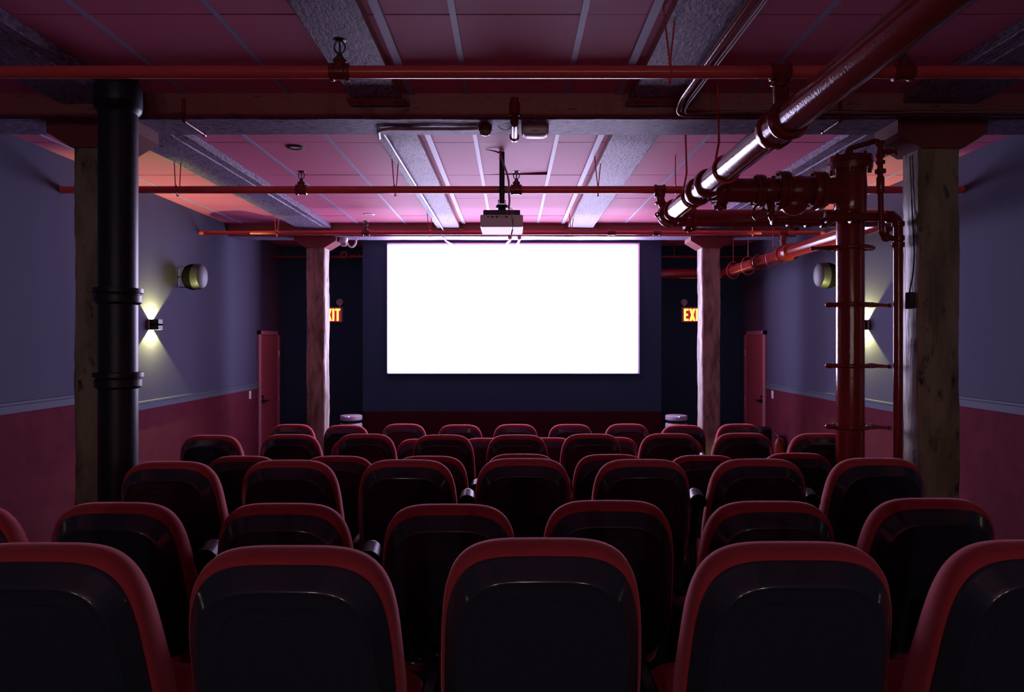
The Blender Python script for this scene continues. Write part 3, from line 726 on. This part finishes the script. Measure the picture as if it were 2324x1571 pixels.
sconce(1, 2.3, E+.30, 'right', 'unseen wall light added on the right wall outside the frame beside the nearest seats', SP*.07)
M['globe'] = mat('added rear fill globe', (.8, .8, .8), .5, .2, emit=((1.0, .94, .98), FILL))  # fill globes added behind the camera to brighten seat backs and near beam
for x, w in ((-1.9, 'left'), (0.0, 'middle'), (1.9, 'right')):
    t = thing('fill_globe', (x, Y0+.15, 1.98), '%s one of three fill globes added on the rear wall behind the camera' % w, 'wall light', 'fill globes added on the rear wall')
    mesh_obj('globe', MB().sphere((x, Y0+.20, 2.08), .10, 24, 16), M['globe'], t)
    mesh_obj('arm', MB().cyl((x, Y0+.001, 2.08), (x, Y0+.11, 2.08), .03), M['blackm'], t)

def speaker(sx, y, z, label):
    X = sx*XW
    t = thing('wall_speaker', (X, y, z-.155), label, 'speaker', 'oval wall speakers')
    R = Matrix.Rotation(sx*math.radians(18), 4, 'Z')
    c = Vector((X - sx*.055, y, z))
    def tr(pts): return [R @ (Vector(p)) + c for p in pts]
    def ringx(dx, ry, rz, n=36): return tr([(-sx*dx, ry*math.cos(2*PI*i/n), rz*math.sin(2*PI*i/n)) for i in range(n)])
    q = MB().loft([ringx(.015, .02, .035), ringx(.03, .06, .09), ringx(.065, .085, .135), ringx(.11, .098, .152), ringx(.15, .101, .157), ringx(.185, .101, .156)])
    mesh_obj('back_shell', q, M['speaker_back'], t)
    q = MB().loft([ringx(.185, .101, .156), ringx(.25, .099, .150), ringx(.285, .094, .138), ringx(.294, .082, .12)])
    mesh_obj('front_shell', q, M['speaker'], t)
    q = MB()
    for s in (1, -1):
        q.tube([(X, y, z+s*.10), (X-sx*.03, y-.005, z+s*.125), (X-sx*.07, y-.01, z+s*.12), (X-sx*.13, y-.012, z+s*.135)], .005, 8)
    q.cyl((X, y, z), (X-sx*.09, y, z), .014)
    q.rbox(min(X, X-sx*.008), max(X, X-sx*.008), y-.03, y+.03, z-.12, z+.12, .002)
    mesh_obj('bracket', q, M['blackm'], t)
    p = c + R @ Vector((-sx*.27, -.070, -.112))
    mesh_obj('status_light', MB().sphere(p, .004, 8, 6), M['chrome'], t)
speaker(-1, 8.52, E+.775, 'dark oval loudspeaker on a bracket high on the left wall')
speaker(1, 8.60, E+.80, 'dark oval loudspeaker on the right wall mostly hidden by the riser')

# control box on the right near post
t = thing('control_box', (2.742, 4.85, E+.22), 'small dark box with wires on the inner side of the near right post', 'box')
mesh_obj('case', MB().rbox(2.722, 2.748, 4.815, 4.885, E+.224, E+.338, .004), M['dgrey'], t)
w = bend([(2.735, 4.85, E+.338), (2.742, 4.83, E+.42), (2.742, 4.80, E+.55), (2.743, 4.81, E+.70), (2.743, 4.84, E+1.0), (2.743, 4.86, E+1.28)], .05, 4)
mesh_obj('wire', MB().tube(w, .0035, 8).tube([(p.x, p.y+.007, p.z) for p in w[:18]], .003, 8), M['blackm'], t)

# recessed downlights
for x, y, lab in ((-1.857, 6.04, 'round recessed ceiling light left of the near cross beam conduit, with black rim'), (-1.867, 9.22, 'small far recessed ceiling light before the far cross beam')):
    t = thing('recessed_downlight', (x, y, ZC-.012), lab, 'ceiling light', 'recessed ceiling lights')
    mesh_obj('rim', MB().turn((x, y, ZC+.0), (x, y, ZC-.010), [(0, .074), (.7, .072), (1, .062), (1, .045), (.2, .045)], 32, cap=False), M['blackm'] if y < 7 else M['white'], t)
    mesh_obj('lens', MB().cyl((x, y, ZC-.001), (x, y, ZC-.005), .046, n=28), M['lens'], t)

# ------------------------------------------------------------------ cinema seats
W0, T = .235, 1.05
def se(t, w, b, n1, n2, cv):
    cu, sv = math.cos(t), math.sin(t); n = n1 if sv > 0 else n2
    return math.copysign(abs(cu)**(2/n), cu)*w, cv + math.copysign(abs(sv)**(2/n), sv)*b
def seat_map(u, v, d):
    tt = max(-v, -.05); a0, a1 = math.radians(11), math.radians(21)
    # integrate a slowly changing lean
    y = 0; z = T; n = 8; s = tt/n
    for i in range(n):
        a = a0 + (a1-a0)*min(1, (i+.5)*s/.6); y += math.sin(a)*s; z -= math.cos(a)*s
    a = a0 + (a1-a0)*min(1, max(0, tt)/.6)
    k = min(1, max(0, tt)/.45); k = k*k*(3-2*k)
    return (u*(1+.055*k), y + d*math.cos(a), z + d*math.sin(a))
def back_ring(inset, top, d, n=72, low=.62, dk=0.0, ex=4.1):
    w = W0 - inset; v1 = -top; v0 = -(low - inset*.5); cv = (v1+v0)/2; b = (v1-v0)/2
    b_top = .30; cv = v1 - b_top
    out = []
    for i in range(n):
        t = 2*PI*i/n + .0001
        cu, sv = math.cos(t), math.sin(t)
        if sv >= 0: u = math.copysign(abs(cu)**(2/ex), cu)*w; v = cv + abs(sv)**(2/ex)*b_top
        else: u = math.copysign(abs(cu)**(2/7), cu)*w; v = cv - abs(sv)**(2/3.2)*(cv - v0)
        kk = min(1, max(0, -v-.05)/.45)
        out.append(seat_map(u, v, d + dk*kk))
    return out
def make_chair():
    root = thing('cinema_seat', (0, 0, 0))
    q = MB().loft([back_ring(.020, .022, -.004), back_ring(.006, .010, -.001), back_ring(.001, .003, .014), back_ring(0, 0, .034, dk=.01), back_ring(.002, .002, .055, dk=.03), back_ring(.014, .012, .074, dk=.04), back_ring(.040, .034, .086, dk=.04), back_ring(.09, .09, .088, dk=.035)])
    mesh_obj('back_cushion', q, M['fabric'], root, ang=60)
    q = MB().loft([back_ring(.012, .020, -.001), back_ring(.0112, .0192, -.006), back_ring(.012, .0205, -.0105), back_ring(.0155, .0245, -.0145), back_ring(.018, .028, -.0185), back_ring(.036, .049, -.0450), back_ring(.0405, .0545, -.0515), back_ring(.0420, .0570, -.0530), back_ring(.0435, .0595, -.0532), back_ring(.0450, .0620, -.0522), back_ring(.050, .069, -.0490), back_ring(.060, .080, -.0480), back_ring(.075, .095, -.0475), back_ring(.0785, .0985, -.0475), back_ring(.0800, .1005, -.0457), back_ring(.083, .104, -.0453), back_ring(.13, .16, -.0450)])
    sh = mesh_obj('back_shell', q, M['shell'], root, ang=60)
    # moulded finger grip near the top of the shell
    gp = [seat_map(.055*math.cos(PI*i/12), -.118 - .008*math.sin(PI*i/12), -.0455) for i in range(13)]
    mesh_obj('finger_grip', MB().tube(gp, .0022, 6), M['shell'], sh)
    # seat cushion
    rings = []
    for z, ins in ((.365, .03), (.375, .008), (.41, 0), (.445, .002), (.465, .02), (.472, .06)):
        rg = []
        for i in range(48):
            a = 2*PI*i/48; cx_, sy = math.cos(a), math.sin(a)
            rg.append((math.copysign(abs(cx_)**.4, cx_)*(.240-ins), .46 + math.copysign(abs(sy)**.4, sy)*(.23-ins), z + .03*(sy*.5+.5)))
        rings.append(rg)
    mesh_obj('seat', MB().loft(rings), M['fabric'], root, ang=60)
    mesh_obj('seat_pan', MB().rbox(-.21, .21, .24, .62, .335, .372, .01), M['shell'], root)
    return root
def make_arm(root, s, raised):
    x = s*.290
    def place(p):                       # p = (side, along the arm, up) with the arm lowered
        if raised: return Vector((x + p[0], .235 - p[2]*.93 - p[1]*.36, .585 + p[1]*.93 - p[2]*.36))
        return Vector((x + p[0], .20 + p[1], .60 + p[2]))
    pr = []
    for t_, hw, hd in ((-.03, .016, .018), (0, .022, .028), (.10, .022, .026), (.20, .023, .024), (.245, .022, .022)):
        pr.append([place((hw*a, t_, hd*b)) for a, b in ((-1,-.6),(-.6,-1),(.6,-1),(1,-.6),(1,.6),(.6,1),(-.6,1),(-1,.6))])
    arm = mesh_obj('armrest', MB().loft(pr), M['armmat'], root)
    c0 = place((0, .280, .040)); c1 = place((0, .280, -.055))
    q = MB().turn(c0, c1, [(0, .034), (0, .040), (.06, .043), (.14, .043), (.18, .040), (.85, .036), (1, .028), (1, .0), (.9, .028), (.1, .034), (0, .034)], 28, cap=False)
    mesh_obj('cup_holder', q, M['armmat'], arm)
    q = MB().rbox(x-.018, x+.018, .19, .29, .02, .60, .006).rbox(x-.026, x+.026, .16, .42, 0, .022, .004)
    mesh_obj('leg', q, M['legmat'], root)
chair0 = make_chair(); make_arm(chair0, 1, False)
chair1 = thing('cinema_seat', (0, 0, 0))
for ch in list(chair0.children):
    if ch.name.split('.')[0] in ('armrest', 'leg'): continue
    c = ch.copy(); COL.objects.link(c); c.parent = chair1
    for g in ch.children:
        d = g.copy(); COL.objects.link(d); d.parent = c
make_arm(chair1, 1, True)
raised = {(1, 1), (1, 2), (2, 2), (2, 4), (2, 5), (3, 2), (3, 3), (4, 6)}
def copy_tree(o, parent=None):
    c = o.copy(); COL.objects.link(c); c.parent = parent
    for ch in list(o.children): copy_tree(ch, c)
    return c
rows = [
    # name, ordinary distance, drop of the top below the eye, floor height, [(x pixel of centre, y pixel of top)...]
    ('nearest row', 1.597, .477, .398, [(66,1255),(647,1262),(1231,1243),(1813,1252),(2394,1248)]),
    ('second nearest row', 2.48, .585, .290, [(-132,1157),(250,1153),(634,1155),(1017,1157),(1385,1148),(1757,1150),(2128,1143)]),
    ('third nearest row', 3.42, .585, .290, [(376,1055),(650,1052),(920,1051),(1188,1048),(1461,1050),(1728,1049),(1999,1047)]),
    ('middle row', 4.40, .724, .151, [(545,1041),(763,1041),(973,1041),(1183,1036),(1389,1037),(1602,1039),(1815,1034)]),
    ('third farthest row', 5.40, .724, .151, [(473,992),(655,990),(826,989),(1004,991),(1174,991),(1344,989),(1523,988),(1691,987),(1865,988)]),
    ('second farthest row', 6.25, .875, 0, [(808,1000),(957,1000),(1102,998),(1247,997),(1392,996),(1540,998)]),
    ('farthest row', 7.33, .875, 0, [(660,966),(783,968),(915,965),(1043,967),(1170,966),(1296,966),(1425,965),(1553,968),(1680,965)]),
]
nums = ['first', 'second', 'third', 'fourth', 'fifth', 'sixth', 'seventh', 'eighth', 'ninth']
used = set()
for ri, (rn, dist, drop, fl, seats) in enumerate(rows):
    n = len(seats)
    for i, (px, py) in enumerate(seats):
        y = F*drop/(py - 775); y = max(dist-.10, min(dist+.10, y)); x = (px - 1162)*y/F
        src = chair1 if (ri, i) in raised else chair0
        if src.name not in used: o = src; used.add(src.name)
        else: o = copy_tree(src)
        o.location = (x, y, fl)
        if i == 0: pos = 'leftmost'
        elif i == n-1: pos = 'rightmost'
        else: pos = '%s from the left' % nums[i]
        arm = 'with raised armrest, ' if (ri, i) in raised else ''
        o['label'] = 'black backed red seat, %s%s in the %s' % (arm if len(rn.split()) < 3 else arm, pos, rn)
        o['category'] = 'cinema seat'; o['group'] = 'cinema seats in the ' + rn

# ------------------------------------------------------------------ camera and view
cam = bpy.data.cameras.new('camera'); co = bpy.data.objects.new('camera', cam); COL.objects.link(co)
co.location = (0, 0, E); co.rotation_euler = (PI/2, 0, 0)
cam.sensor_width = 36; cam.lens = F/2324*36; cam.shift_y = -10.5/2324; cam.shift_x = 0
cam.clip_start = .02; cam.clip_end = 100
S.camera = co
w = bpy.data.worlds.new('world'); S.world = w; w.use_nodes = True
w.node_tree.nodes['Background'].inputs[0].default_value = (0, 0, 0, 1)
vs = S.view_settings; vs.view_transform = 'Standard'; vs.look = 'None'; vs.gamma = 1; vs.use_curve_mapping = False
vs.exposure = 0.0
S.cycles.use_denoising = True
S.cycles.max_bounces = 7; S.cycles.diffuse_bounces = 4; S.cycles.glossy_bounces = 3
S.cycles.sample_clamp_indirect = 6
